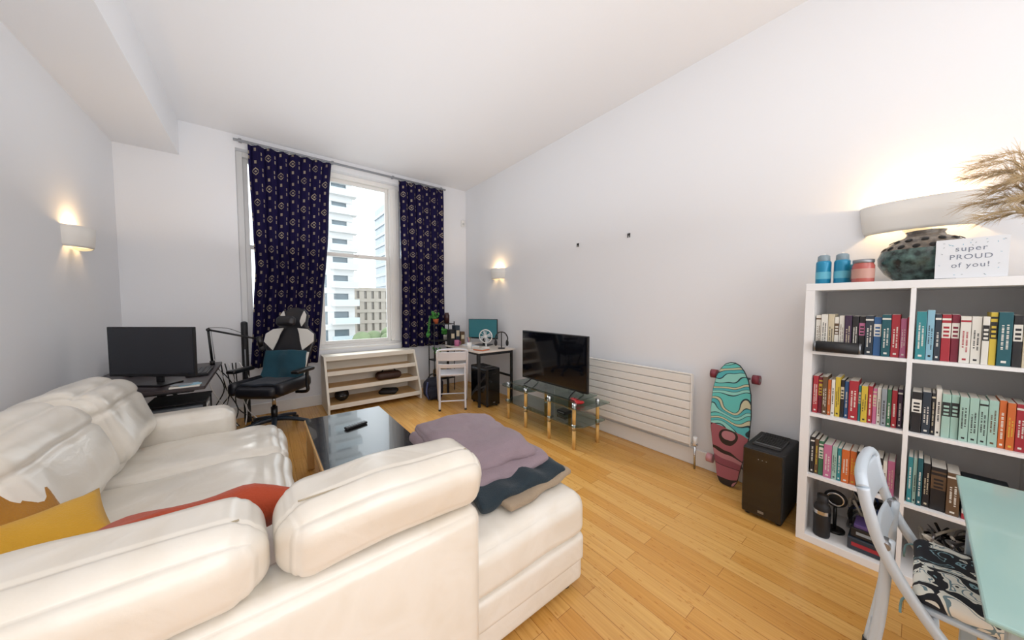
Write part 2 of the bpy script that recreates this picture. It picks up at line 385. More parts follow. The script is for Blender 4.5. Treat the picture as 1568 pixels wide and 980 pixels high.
# blankets
b=B('folded_blankets')
b.soft((.96,1.42,.50),(.44,.76,.03),fabric('beige_throw','#9A8770'),r=.014,puff=0,n=20,amp=.014,ns=9,rot=(0,0,D(7)))
def fd(p,q):
    if q[1]<-.6: p.z+=(q[1]+.6)*.05+.008*math.sin(p.x*40)
    if q[0]>.7: p.z-=(q[0]-.7)*.05
    p.z+=.006*math.sin(p.x*30+p.y*18)
    return p
b.soft((.95,1.46,.535),(.52,.76,.055),fabric('dark_navy_throw','#10232D'),r=.025,puff=0,n=40,amp=.018,ns=9,fn=fd)
def fb(k):
    def f(p,q):
        g=math.sin(p.x*9+p.y*4.5+k+2.2*noise.noise(p*3.5+Vector((k,0,0))))
        p.z+=.011*g+.022*noise.noise(p*5+Vector((3,k,2)))
        e=max(abs(q[0]),abs(q[1]))
        if e>.78: p.z-=(e-.78)*.09
        return p
    return f
mv=fabric('mauve_blanket','#8A7880')
b.soft((.915,1.52,.578),(.53,.70,.045),mv,r=.021,puff=(0,0,.006),n=44,amp=.014,ns=8,fn=fb(0),rot=(0,0,D(-5)))
b.soft((.905,1.54,.618),(.49,.64,.045),mv,r=.021,puff=(0,0,.012),n=50,amp=.014,ns=9,fn=fb(1.3),rot=(0,0,D(-9)))
b.done()

# coffee table
M_bglass=mat('black_brown_table_top','#1F1C1C',.2,coat=.6,var=.12,vscale=5)
b=B('coffee_table')
b.box((.545,2.58,.39),(.60,1.06,.03),M_wood,bev=.004); b.box((.545,2.58,.408),(.585,1.045,.008),M_bglass,bev=.002)
for x in (.28,.81):
    for y in (2.09,3.07): b.box((x,y,.19),(.05,.05,.375),M_wood if x<.5 else M_blackm,bev=.004)
b.box((.545,2.58,.15),(.50,.96,.018),M_wood)
b.done()
b=B('remote_control'); b.box((0,0,.010),(.17,.045,.018),M_black,bev=.006)
for i in range(6):
    for j in (-1,0,1): b.cyl((-.06+i*.022,j*.012,.019),(-.06+i*.022,j*.012,.0215),.004,M_steel,seg=8)
b.done((.55,2.68,.4125),(0,0,D(20)))

# ---------------------------------------------------------------- tv stand + tv
b=B('tv_stand')
M_leg=mat('honey_wood_leg','#D8A95E',.4,var=.1)
def stadium(x0,x1,y0,y1,z,th=.01):
    pts=[]; r=.10
    for cx,cy,a in ((x1-.01,y1-.01,0),(x0+r,y1-r,90),(x0+r,y0+r,180),(x1-.01,y0+.01,270)):
        rr=r if a in(90,180) else .01
        for k in range(7): A=D(a+k*15); pts.append((cx+rr*math.cos(A),cy+rr*math.sin(A)))
    b.poly(pts,th,M_glass,Matrix.Translation((0,0,z)))
stadium(2.22,2.66,1.84,2.36,.40); stadium(2.22,2.66,2.60,3.10,.40); stadium(2.24,2.64,1.88,3.06,.22)
b.box((2.46,2.48,.445),(.36,1.0,.01),M_glass,bev=.002)
for x,y in ((2.28,1.97),(2.58,1.93),(2.27,2.29),(2.27,2.66),(2.30,3.01),(2.58,3.01),(2.58,2.29),(2.58,2.66)):
    b.cyl((x,y,0),(x,y,.18),.017,M_leg); b.cyl((x,y,.18),(x,y,.235),.021,M_chrome); b.cyl((x,y,.235),(x,y,.385),.017,M_leg)
    b.cyl((x,y,.385),(x,y,.44),.021,M_chrome)
b.done()
b=B('television')
M_scr=mat('tv_screen','#0A0C12',.06,coat=.3)
b.box((0,0,.33),(.97,.03,.56),M_black,bev=.006); b.box((0,.03,.28),(.6,.05,.3),M_black,bev=.015); b.box((0,-.0162,.335),(.945,.002,.53),M_scr,bev=.0008)
for s in (-1,1):
    b.tube([(s*.33,.0,.06),(s*.33,-.06,.03),(s*.34,-.11,.006)],.007,M_black); b.tube([(s*.33,.0,.06),(s*.33,.06,.03),(s*.34,.11,.006)],.007,M_black)
b.done((2.44,2.42,.451),(0,0,D(-90)))
b=B('game_controller'); mr=mat('red_plastic','#B0161C',.35)
b.soft((0,0,.022),(.13,.06,.035),mr,r=.016,puff=.002,n=8)
for s in (-1,1): b.sph((s*.05,-.03,.018),(.02,.04,.016),mr); b.cyl((s*.025,-.01,.036),(s*.025,-.01,.047),.008,M_black)
b.done((2.35,2.02,.414),(0,0,D(70)))
b=B('streaming_box'); b.box((0,0,.02),(.12,.1,.035),M_black); b.box((0,-.0505,.02),(.08,.002,.01),M_steel,bev=0); b.done((2.45,2.25,.232),(0,0,D(-90)))

# radiator
b=B('radiator'); mrad=mat('radiator_enamel','#EDEAE4',.4)
for i in range(8):
    z=.19+i*.0735; b.box((2.79,1.93,z+.035),(.022,1.56,.068),mrad,bev=.006,seg=3)
for y in (1.3,1.93,2.55): b.box((2.815,y,.48),(.03,.04,.55),mrad)
b.bx(2.801,2.868,1.25,1.28,.4,.43,mrad); b.bx(2.801,2.868,2.58,2.61,.4,.43,mrad)
b.box((2.79,1.93,.785),(.03,1.57,.012),mrad,bev=.004); b.box((2.79,1.144,.48),(.04,.012,.60),mrad,bev=.004); b.box((2.79,2.716,.48),(.04,.012,.60),mrad,bev=.004)
b.cyl((2.79,1.11,.20),(2.79,1.11,.0),.008,M_chrome); b.cyl((2.79,1.15,.21),(2.79,1.09,.21),.011,M_chrome); b.cyl((2.79,1.11,.2),(2.79,1.11,.27),.016,M_white)
b.cyl((2.79,2.76,.2),(2.79,2.76,0),.008,M_chrome); b.cyl((2.79,2.71,.21),(2.79,2.77,.21),.011,M_chrome)
b.done()

# longboard
def board_mat():
    m=bpy.data.materials.new('painted_wave_deck'); m.use_nodes=True; nt=m.node_tree; bs=nt.nodes['Principled BSDF']
    tc=N(nt,'ShaderNodeTexCoord'); sp=N(nt,'ShaderNodeSeparateXYZ'); nt.links.new(tc.outputs['Object'],sp.inputs[0])
    def ramp(cols,src):
        r=N(nt,'ShaderNodeValToRGB'); r.color_ramp.interpolation='CONSTANT'
        e=r.color_ramp.elements
        while len(e)<len(cols): e.new(.5)
        for i,(p,c) in enumerate(cols): e[i].position=p; e[i].color=lin(c)
        nt.links.new(src,r.inputs[0]); return r.outputs[0]
    def wave(sc,dist,cols,ds=2.2):
        w=N(nt,'ShaderNodeTexWave'); w.bands_direction='Z'; w.wave_profile='SAW'; w.inputs['Scale'].default_value=sc; w.inputs['Distortion'].default_value=dist; w.inputs['Detail'].default_value=0; w.inputs['Detail Scale'].default_value=ds
        nt.links.new(tc.outputs['Object'],w.inputs['Vector']); return ramp(cols,w.outputs['Fac'])
    teal=wave(2.4,6,[(0,'#12303A'),(.05,'#8ED3C8'),(.26,'#12303A'),(.30,'#4FB2B8'),(.50,'#12303A'),(.54,'#C9C6A4'),(.68,'#12303A'),(.72,'#5FC2BC')],2.6)
    pink=wave(1.2,7,[(0,'#1B1519'),(.04,'#9C5560'),(.5,'#1B1519'),(.53,'#854352'),(.85,'#B0747C')],3)
    n=N(nt,'ShaderNodeTexNoise'); n.inputs['Scale'].default_value=4; nt.links.new(tc.outputs['Object'],n.inputs['Vector'])
    zz=mth(nt,'ADD',sp.outputs['Z'],mth(nt,'ADD',mth(nt,'MULTIPLY',n.outputs['Fac'],.12),mth(nt,'MULTIPLY',sp.outputs['X'],.25)))
    mx=N(nt,'ShaderNodeMix'); mx.data_type='RGBA'; nt.links.new(mth(nt,'GREATER_THAN',zz,.47),mx.inputs[0]); nt.links.new(pink,mx.inputs[6]); nt.links.new(teal,mx.inputs[7])
    nt.links.new(mx.outputs[2],bs.inputs['Base Color']); bs.inputs['Roughness'].default_value=.4; return m
M_deck=board_mat()
b=B('longboard')
prof=[(0,.025),(.01,.045),(.05,.065),(.12,.075),(.25,.10),(.4,.122),(.55,.128),(.7,.12),(.8,.10),(.86,.075),(.9,.045),(.915,.015)]
pts=[(w,z) for z,w in prof]+[(-w,z) for z,w in prof[::-1]]
b.poly([(x*1.03,z*1.012-.005) for x,z in pts],.008,mat('deck_edge','#17232A',.5),T((0,.010,0),(D(90),0,0)))
b.poly(pts,.005,M_deck,T((0,.0015,0),(D(90),0,0)))
for z,w in ((.14,mat('pink_wheel','#C98A90',.4)),(.81,mat('plum_wheel','#7E2E3C',.4))):
    b.box((0,.025,z),(.06,.02,.08),M_steel); b.cyl((-.1,.055,z),(.1,.055,z),.008,M_steel)
    b.box((0,.045,z),(.10,.03,.03),M_steel)
    for s in (-1,1): b.cyl((s*.115,.055,z),(s*.158,.055,z),.034,w); b.cyl((s*.157,.055,z),(s*.161,.055,z),.012,M_steel)
b.done((2.705,.85,.012),(D(-3),0,D(-90)))

# computer towers
def tower(c,w,d,h,rotz=0):
    b=B('computer_tower'); g=mat('tower_gloss','#0B0C0F',.12,coat=.4)
    b.box((0,0,h/2+.01),(w,d,h-.02),M_blackm,bev=.008); b.box((0,-d/2-.004,h/2+.01),(w*.94,.012,h*.93),g,bev=.004)
    b.box((-w/2-.002,0,h/2+.01),(.005,d*.9,h*.88),g,bev=.002)
    b.box((0,-.02,h+.003),(w*.7,d*.6,.008),M_black,bev=.003)
    for i in range(9): b.box((0,-d*.25+i*.03,h+.008),(w*.62,.010,.004),M_steel if i==0 else M_blackm,bev=0)
    for i in range(3): b.cyl((-.02+.02*i,-d/2-.009,h*.86),(-.02+.02*i,-d/2-.011,h*.86),.003,M_steel,seg=8)
    b.box((0,-d/2-.011,h*.12),(.03,.002,.015),M_steel,bev=0)
    for x in(-1,1):
        for y in (-1,1): b.cyl((x*w*.38,y*d*.4,0),(x*w*.38,y*d*.4,.014),.015,M_black)
    b.done(c,(0,0,rotz))
tower((2.63,.575,0),.21,.37,.45,D(-90))
tower((2.40,3.68,0),.20,.42,.52,0)

# ---------------------------------------------------------------- bookshelf
b=B('bookshelf'); X0,X1=2.43,2.82; P=.351; Y1=.405; Y0=Y1-4*P-.06
zs=[.042+.337*i+.016*i for i in range(5)]
ztop=1.478
b.box(((X0+X1)/2,(Y0+Y1)/2,ztop-.019),(X1-X0,Y1-Y0,.038),M_shelfw,bev=.002); b.box(((X0+X1)/2,(Y0+Y1)/2,.021),(X1-X0,Y1-Y0,.042),M_shelfw,bev=.002)
b.bx(X0,X1,Y1-.038,Y1,.042,ztop-.038,M_shelfw); b.bx(X0,X1,Y0,Y0+.038,.042,ztop-.038,M_shelfw)
ycol=[Y1-.038-i*P for i in range(5)]
for i in (1,2,3): b.bx(X0+.002,X1,ycol[i]+.0,ycol[i]+.016,.042,ztop-.038,M_shelfw)
for i in (1,2,3): b.bx(X0+.003,X1,Y0+.038,Y1-.038,zs[i]-.016,zs[i],M_shelfw)
b.bx(X1-.004,X1-.001,Y0+.02,Y1-.02,.02,ztop-.02,mat('shelf_back_panel','#E6E4E2',.6))
b.done()

b=B('books')
PAL={'w':'#DEDAD0','c':'#C9BC9F','k':'#17161A','p':'#35203C','b':'#2A5688','t':'#2B7F86','T':'#12505A','r':'#A12430','m':'#74182F','y':'#CDB13A','o':'#C9632A','g':'#33684A','M':'#9DBFB2','i':'#BF6A90','n':'#5E4630','s':'#8D959C','l':'#86B4C8','v':'#54417A','d':'#242E3A'}
def bm_(k): return mat('book_'+k,PAL[k],.5,bump=.03)
def row(ystart,z,spec,xs=2.455,depth=.14):
    y=ystart-.004
    for k,th,h in spec:
        th*=.001*1.02; h*=.001*random.uniform(.96,1.03); c=bm_(k[0]); lab=bm_(k[1]) if len(k)>1 else bm_('c' if k[0] not in 'wcMl' else 'n')
        off=random.uniform(0,.014)
        y0=y-th
        b.bx(xs+off,xs+off+depth,y0+.0006,y-.0006,z,z+h,c,.0015)
        b.bx(xs+off+.006,xs+off+depth-.0,y0+.002,y-.002,z+h-.0005,z+h+.0003,bm_('w'))
        yc=(y0+y)/2; st=random.random()
        if st<.75:
            for ln in ((-.14,.14) if th>.019 else (0,)):
                zz=z+h*random.uniform(.2,.34); end=z+h*random.uniform(.62,.8); wd=th*(.16 if th>.019 else .3)
                while zz<end:
                    hh=random.uniform(.003,.006); b.bx(xs+off-.0005,xs+off+.001,yc+ln*th*1.2-wd/2,yc+ln*th*1.2+wd/2,zz,zz+hh,lab); zz+=hh+random.choice((.0018,.0018,.0018,.006))
            b.bx(xs+off-.0005,xs+off+.001,yc-th*.18,yc+th*.18,z+h*.06,z+h*.10,lab)
        else:
            b.bx(xs+off-.0005,xs+off+.001,y0+.001,y-.001,z+h*.5,z+h*.82,lab)
            zz=z+h*.53
            for q in range(3): b.bx(xs+off-.0009,xs+off+.001,yc-th*.3,yc+th*.3,zz,zz+h*.045,c); zz+=h*.085
        if random.random()<.3: b.bx(xs+off-.0006,xs+off+.001,y0+.0008,y-.0008,z+h*.88,z+h*.92,lab)
        y=y0-.0004
    return y
yl=ycol[0]; yr=ycol[1]-.001
r1l=[('w',22,205),('wk',26,208),('ck',24,202),('w',18,200),('wn',20,198),('p',26,210),('kw',24,205),('ki',22,200),('dw',28,208),('bw',26,205),('Tw',30,212),('rw',28,206),('iw',20,200),('r',16,196)]
r1r=[('tw',30,235),('lk',22,228),('dw',18,220),('rw',26,222),('mw',22,216),('wr',28,212),('wk',26,215),('wk',18,210),('yk',18,222),('Tw',34,225),('kw',22,214),('cn',26,218),('wk',24,215),('oc',22,212),('g',16,210)]
r2l=[('rw',22,215),('my',16,210),('nw',20,212),('o',14,205),('wk',14,208),('yk',20,212),('k',14,205),('bw',16,202),('rw',34,210),('t',10,195),('yk',22,192),('rw',16,190),('i',14,188),('w',14,190),('sk',18,190),('gw',14,188),('rw',18,186),('pw',16,190)]
r2r=[('kw',30,190),('dw',26,205),('k',12,200),('wk',16,215),('Mk',24,205),('Mk',22,205),('Mk',24,204),('Mk',24,205),('Mk',22,203),('M',24,204),('ow',18,205),('oy',20,200),('rw',24,205),('n',18,198)]
r3l=[('kw',18,205),('ny',16,200),('gw',20,198),('iw',32,190),('Mk',20,180),('tw',16,182),('ow',30,185),('oy',24,188),('kw',18,190),('bw',20,180),('w',24,184),('k',26,182),('w',14,178),('i',24,176)]
r3r=[('tw',16,230),('Mk',12,228),('Tw',16,225),('k',22,215),('kn',44,205),('nw',36,195)]
row(yl,zs[3],r1l); row(yr,zs[3],r1r); row(yl,zs[2],r2l); row(yr,zs[2],r2r); row(yl,zs[1],r3l); ye=row(yr,zs[1],r3r)
zz=zs[1]
for k,th in (('r',26),('w',22),('b',24),('n',30),('s',20),('w',24),('d',22)):
    w=random.uniform(.12,.135); b.bx(2.46,2.62,ye-.006-w,ye-.006,zz,zz+th/1000,bm_(k),.0015); b.bx(2.459,2.46,ye-w+.02,ye-.03,zz+th/2500,zz+th/1500,bm_('w')); zz+=th/1000
b.done()
b=B('portable_speaker'); b.cyl((0,-.08,.03),(0,.08,.03),.03,M_blackm)
for s in(-1,1): b.cyl((0,s*.08,.03),(0,s*.088,.03),.028,M_steel); b.cyl((0,s*.0881,.03),(0,s*.089,.03),.018,M_black)
b.done((2.424,.27,zs[3]+.001))
b=B('thermos_bottle'); b.lathe([(0,0),(.034,0),(.036,.01),(.036,.16),(.03,.18),(.022,.19),(.024,.2),(.024,.235),(0,.236)],(0,0,0),M_blackm); b.lathe([(.0365,.13),(.0365,.15)],(0,0,0),M_chrome); b.done((2.49,.305,.043))
b=B('ring_microphone'); b.cyl((0,0,0),(0,0,.012),.045,M_black); b.cyl((0,0,.01),(0,0,.14),.008,M_black); b.lathe([(.0,-.01),(.045,-.012),(.05,0),(.045,.012),(0,.01)],(0,0,.19),M_blackm,rot=(0,D(90),0)); b.lathe([(.03,-.014),(.034,-.016),(.038,-.014)],(0,0,.19),M_chrome,rot=(0,D(90),0)); b.done((2.60,.265,.043))
b=B('cable_tangle')
R=random.Random(4)
for k in range(9):
    m=[M_blackm,M_blackm,M_steel,mat('white_cable','#D9D5CA',.5),mat('blue_cable','#2B4A86',.5)][k%5]
    pts=[(2.70+R.uniform(-.03,.07),.15+R.uniform(-.07,.07),.06+R.uniform(0,.2)) for _ in range(8)]
    b.tube(pts,.006,m,seg=6,sub=5)
for k in range(9):
    m=[M_blackm,mat('white_cable','#D9D5CA',.5),M_steel][k%3]
    pts=[(2.58+R.uniform(-.12,.14),-.17+R.uniform(-.11,.13),.06+R.uniform(0,.2)) for _ in range(8)]
    b.tube(pts,.006,m,seg=6,sub=5)
b.done()
b=B('board_game_box'); b.box((0,0,.035),(.15,.16,.065),bm_('d')); b.box((-.0755,0,.035),(.002,.13,.02),bm_('r'),bev=0); b.box((0,0,.095),(.13,.14,.05),bm_('k')); b.box((-.0655,0,.095),(.002,.10,.015),bm_('s'),bev=0); b.box((0,0,.13),(.12,.12,.02),bm_('v')); b.done((2.54,.12,.043))

# items on the bookshelf
zt=ztop+.0005
for y in (.355,.28):
    b=B('spray_can'); cb_=mat('cyan_can','#1D86AE',.3,.2)
    b.lathe([(0,0),(.031,0),(.033,.004),(.033,.122),(.030,.131),(.014,.137)],(0,0,0),cb_); b.lathe([(.026,.129),(.027,.133),(.026,.160),(.018,.167),(0,.168)],(0,0,0),mat('can_cap','#7F939D',.4))
    b.lathe([(.0334,.03),(.0334,.07)],(0,0,0),mat('can_label','#5FB4CC',.4)); b.cyl((0,0,.165),(0,0,.175),.006,M_white); b.done((2.56,y,zt))
b=B('candle_jar'); b.lathe([(0,0),(.04,0),(.042,.004),(.042,.085),(.036,.1),(.036,.112)],(0,0,0),mat('amber_wax','#B0524A',.25,coat=.5)); b.lathe([(.0425,.02),(.0425,.07)],(0,0,0),mat('jar_label','#C08F82',.5)); b.lathe([(.038,.1),(.04,.102),(.04,.118),(0,.12)],(0,0,0),M_steel); b.done((2.495,.195,zt))
b=B('candle_jar'); b.lathe([(0,0),(.03,0),(.03,.1),(.024,.108),(0,.11)],(0,0,0),mat('teal_jar','#4FA9AA',.3)); b.lathe([(.0305,.02),(.0305,.08)],(0,0,0),bm_('w')); b.done((2.60,.225,zt))

def glaze(n_,c1,c2):
    m=bpy.data.materials.new(n_); m.use_nodes=True; nt=m.node_tree; bs=nt.nodes['Principled BSDF']; tc=N(nt,'ShaderNodeTexCoord')
    v=N(nt,'ShaderNodeTexNoise'); v.inputs['Scale'].default_value=32; v.inputs['Detail'].default_value=5; nt.links.new(tc.outputs['Object'],v.inputs['Vector'])
    r=N(nt,'ShaderNodeValToRGB'); r.color_ramp.elements[0].position=.38; r.color_ramp.elements[0].color=lin(c1); r.color_ramp.elements[1].position=.75; r.color_ramp.elements[1].color=lin(c2)
    nt.links.new(v.outputs['Fac'],r.inputs[0]); nt.links.new(r.outputs[0],bs.inputs['Base Color']); bs.inputs['Roughness'].default_value=.22; return m
M_glaze=glaze('speckled_green_glaze','#1B2725','#64827B'); M_glaze2=glaze('speckled_brown_glaze','#4A423A','#857A6C')
b=B('pierced_ceramic_vase')
b.lathe([(0,0),(.09,0),(.095,.006),(.130,.045),(.154,.09),(.157,.125),(.146,.158)],(0,0,0),M_glaze,seg=48)
b.lathe([(.146,.158),(.12,.190),(.09,.213),(.066,.226),(.060,.240),(.066,.252),(.060,.253),(.052,.240),(.05,.21),(0,.12)],(0,0,0),M_glaze2,seg=48)
hole=mat('pierced_hole_dark','#050505',.8)
for rr,z,n_,hs,tilt in ((.138,.170,17,.013,40),(.108,.203,13,.013,55)):
    for i in range(n_):
        a=2*math.pi*(i+(.5 if n_==13 else 0))/n_; b.lathe([(0,.003),(hs*.8,.003),(hs,0)],(rr*math.cos(a),rr*math.sin(a),z),hole,seg=12,rot=(0,D(90-tilt),a))
b.done((2.645,.00,zt))
def pt(name,loc,e,col=(1,.66,.33),r=.03):
    l=bpy.data.lights.new(name,'POINT'); l.energy=e; l.color=col; l.shadow_soft_size=r; o=bpy.data.objects.new(name,l); o.location=loc; scene.collection.objects.link(o)

def text(body,size,loc,rot,m,parent,name):
    cu=bpy.data.curves.new('tx','FONT'); cu.body=body; cu.size=size; cu.align_x='CENTER'; cu.extrude=.0003; cu.space_character=1.15
    o=bpy.data.objects.new('tx',cu); scene.collection.objects.link(o); bpy.context.view_layer.update()
    me=bpy.data.meshes.new_from_object(o.evaluated_get(bpy.context.evaluated_depsgraph_get())); bpy.data.objects.remove(o)
    me.materials.clear(); me.materials.append(m); q=bpy.data.objects.new(name,me); q.location=loc; q.rotation_euler=rot; q.parent=parent; scene.collection.objects.link(q)
b=B('greeting_card'); wc=mat('card_stock','#E0E3E8',.6); b.box((0,0,.088),(.185,.002,.172),wc,bev=0); b.box((0,.022,.087),(.185,.002,.172),wc,rot=(D(-12),0,0),bev=0)
R=random.Random(2)
for i in range(46):
    x,z=R.uniform(-.085,.085),R.uniform(.01,.165)
    if abs(x)<.06 and .03<z<.14: continue
    b.box((x,-.0013,z),(.005,.0006,.002),bm_('s' if i%2 else 'l'),rot=(0,R.uniform(0,3),0),bev=0)
gc=b.done((2.447,-.125,zt),(0,0,D(-90)))
tm=mat('card_ink','#737B8C',.6)
text('super',.032,(0,-.0014,.120),(D(90),0,0),tm,gc,'lettering_1'); text('PROUD',.030,(0,-.0014,.084),(D(90),0,0),tm,gc,'lettering_2'); text('of you!',.030,(0,-.0014,.048),(D(90),0,0),tm,gc,'lettering_3')

b=B('vase_of_pampas_grass'); b.lathe([(0,0),(.04,0),(.06,.04),(.062,.09),(.035,.15),(.028,.18),(.033,.2),(.029,.2),(.024,.18)],(0,0,0),mat('red_black_glaze','#2A0D10',.2,coat=.6,var=.5,vscale=14))
mp=mat('pampas_plume','#C2A57A',.9); mp2=mat('pampas_plume_pale','#D6BE96',.9); R=random.Random(11)
for k in range(15):
    if k<12: dy=.08+.13*R.random(); hg=.15+.022*k+R.uniform(0,.03); dx=R.uniform(-.10,.06)
    else: dy=-.1-.2*R.random(); hg=R.uniform(.28,.40); dx=R.uniform(-.08,.08)
    P=[Vector((0,0,.15)),Vector((dx*.3,dy*.25,.15+hg*.55)),Vector((dx*.7,dy*.65,.12+hg)),Vector((dx,dy*1.2,.10+hg*1.02))]
    b.tube(P,.0016,mp,seg=5)
    for f in range(170):
        u=R.uniform(.30,1); i=min(int(u*3),2); w=u*3-i; p=P[i].lerp(P[i+1],w); dr=(P[i+1]-P[i]).normalized()
        e=p+dr*R.uniform(.03,.06)+Vector((R.uniform(-.03,.03),R.uniform(-.024,.024),R.uniform(-.035,.035)))
        b.tube([p,(p+e)/2+Vector((0,0,.006)),e],lambda q:.0010*(1-q*.7),mp if f%2 else mp2,seg=3,sub=2)
b.done((2.60,-.34,zt))

# ---------------------------------------------------------------- wall lamps, hooks, sensor
M_plaster=mat('lamp_plaster','#EFECE6',.7)
def sconce(x,y,z,side,W=.15,e=2.8,hs=1.0):
    b=B('wall_lamp'); A=.115
    prof=[(.90,-.078),(.95,-.06),(.99,0),(1.02,.078),(.98,.078),(.95,0),(.91,-.055),(.86,-.078),(.90,-.078)]
    b.lathe([(r,q*hs) for r,q in prof],(0,0,0),M_plaster,seg=28,sx=W,sy=A,a0=math.pi,a1=2*math.pi)
    b.box((0,-.006,0),(.2,.012,.1),M_plaster); b.cyl((0,-.012,0),(0,-.05,0),.012,M_white); b.cyl((0,-.05,-.02),(0,-.05,.03),.016,mat('sconce_bulb','#FFD9A0',.5,emit=4))
    b.lathe([(0,-.02),(.035,-.012),(.05,0)],(0,-.055,-.078*hs),mat('sconce_diffuser','#F3D9A4',.5,emit=.8),seg=20)
    b.done((x,y,z),(0,0,D(90) if side<0 else D(-90)))
    pt('wall_lamp_light',(x-side*.055,y,z+.06),e,r=.02)
sconce(XL,3.99,1.87,-1); sconce(XR,3.99,1.83,1); sconce(XR,.03,1.85,1,.215,6.5,1.05)
for y in (2.445,1.80):
    b=B('wall_hook'); b.box((0,-.004,0),(.03,.006,.02),M_blackm,bev=.001); b.box((-.01,-.004,-.018),(.008,.006,.025),M_blackm,bev=.001); b.box((.01,-.004,-.018),(.008,.006,.025),M_blackm,bev=.001); b.cyl((0,-.005,-.0),(0,-.02,0),.003,M_steel,seg=8); b.done((XR,y,2.055),(0,0,D(-90)))
b=B('alarm_sensor'); b.box((0,-.02,0),(.06,.04,.11),M_white,bev=.01); b.box((0,-.041,-.015),(.04,.003,.04),mat('sensor_lens','#CFCFCB',.3),bev=.001); b.done((2.80,YB,2.78))
b=B('wall_socket'); b.box((0,-.005,0),(.146,.009,.086),M_white,bev=.003)
for s in(-1,1): b.box((s*.036,-.0105,-.008),(.02,.003,.02),M_blackm,bev=.0005)
b.done((XR,3.2,.3),(0,0,D(-90)))

# ---------------------------------------------------------------- bench / shelf beneath window
b=B('window_bench_shelf')
side=[(4.44,0),(4.97,0),(4.97,.69),(4.70,.69),(4.44,.12)]
for x in (.60,1.775): b.poly(side,.025,M_cream,Matrix(((0,0,1,x),(1,0,0,0),(0,1,0,0),(0,0,0,1))),bev=.003)
b.bx(.625,1.775,4.70,4.97,.668,.69,M_cream,.003)
for z,y in ((.07,4.45),(.27,4.535),(.46,4.62)):
    b.bx(.625,1.775,y,4.97,z,z+.018,M_wood,.002); b.bx(.625,1.775,y-.012,y+.006,z-.01,z+.045,M_cream,.003)
b.bx(.625,1.775,4.955,4.97,0,.69,M_cream)
b.bx(.625,1.775,4.69,4.705,.63,.69,M_cream,.003)
b.done()
b=B('motorcycle_helmet'); b.sph((0,0,.08),(.085,.10,.078),M_blackm); b.box((0,-.075,.075),(.10,.05,.045),M_scr,bev=.02); b.done((.80,4.70,.09))
b=B('handbag'); b.soft((0,0,.055),(.34,.14,.10),mat('brown_leather','#3B241B',.5,bump=.1),r=.04,puff=.005,n=10,amp=.006); b.tube([(-.1,0,.10),(-.06,-.02,.145),(.06,-.02,.145),(.1,0,.10)],.006,M_black); b.done((1.42,4.74,.291))
b=B('shoe_pair')
for s in (-.05,.05): b.soft((s,0,.035),(.075,.24,.06),M_blackm,r=.028,puff=.004,n=8)
b.done((1.4,4.68,.089),(0,0,D(60)))
b=B('backpack'); nv=mat('navy_canvas','#191B2B',.8,bump=.3,bscale=90)
b.soft((0,0,.15),(.26,.18,.29),nv,r=.085,puff=.01,n=14,amp=.02); b.soft((0,-.10,.10),(.20,.08,.16),nv,r=.035,puff=.01,n=8,amp=.01); b.tube([(-.07,.04,.28),(-.03,.03,.34),(.03,.03,.34),(.07,.04,.28)],.01,M_black); b.tube([(-.1,-.08,.26),(-.13,-.13,.12),(-.09,-.1,.02)],.012,mat('strap','#44507C',.7)); b.done((1.93,4.33,.005),(0,0,D(-10)))

# ---------------------------------------------------------------- right desk
b=B('desk'); dt=mat('pale_desktop','#E4D8CC',.4,var=.05)
b.box((2.5,4.01,.735),(.60,.98,.022),dt,bev=.003)
for y in (3.56,4.46):
    for x in (2.23,2.77): b.box((x,y,.362),(.03,.03,.724),M_blackm,bev=.002)
    b.box((2.5,y,.70),(.54,.025,.03),M_blackm,bev=.002)
b.box((2.77,4.01,.35),(.015,.88,.03),M_blackm,bev=.002); b.box((2.23,4.01,.71),(.02,.88,.03),M_blackm,bev=.002)
b.done()
def monitor(c,rotz,w,h,z0,scrm,name='computer_monitor',foot=.1):
    b=B(name); b.box((0,0,z0+h/2),(w,.02,h),M_black,bev=.004); b.box((0,-.0108,z0+h/2+.006),(w-.02,.0015,h-.03),scrm,bev=.0005)
    b.box((0,.02,z0+h/2),(w*.4,.03,h*.5),M_black,bev=.01); b.box((0,.045,(z0+h*.4)/2),(.05,.02,z0+h*.4),M_black,bev=.004); b.box((0,.02,.006),(.24,.17,.012),M_black,bev=.004); b.done(c,(0,0,rotz))
scr_on=mat('lit_screen','#2E5F66',.2,emit=.3)
monitor((2.63,4.08,.747),D(-58),.48,.30,.10,scr_on)
b=B('headphones'); b.tube([(-.08,0,.09),(-.085,0,.16),(-.04,0,.225),(.04,0,.225),(.085,0,.16),(.08,0,.09)],.009,M_black)
for s in (-1,1): b.sph((s*.08,0,.08),(.022,.038,.045),M_blackm)
b.cyl((0,0,0),(0,0,.012),.05,M_black); b.cyl((0,0,.01),(0,0,.225),.007,M_black); b.done((2.64,3.62,.7465),(0,0,D(-40)))
b=B('desk_fan'); b.cyl((0,0,0),(0,0,.02),.055,M_white); b.cyl((0,.02,.02),(0,.02,.15),.012,M_white)
b.lathe([(.09,-.02),(.1,0),(.09,.02),(.085,0),(.09,-.02)],(0,0,.17),M_white,rot=(D(90),0,0)) 
for i in range(10): a=i*.628; b.cyl((0,-.018,.17),(.09*math.cos(a),-.015,.17+.09*math.sin(a)),.0025,M_white,seg=5)
for i in range(4): a=i*1.57+.3; b.box((.04*math.cos(a),0,.17+.04*math.sin(a)),(.07,.004,.035),mat('fan_blade','#BFC6CC',.3),rot=(0,-a,0))
b.sph((0,0,.17),(.022,.025,.022),M_white); b.done((2.48,3.78,.7465),(0,0,D(-50)))
b=B('desk_organiser') 
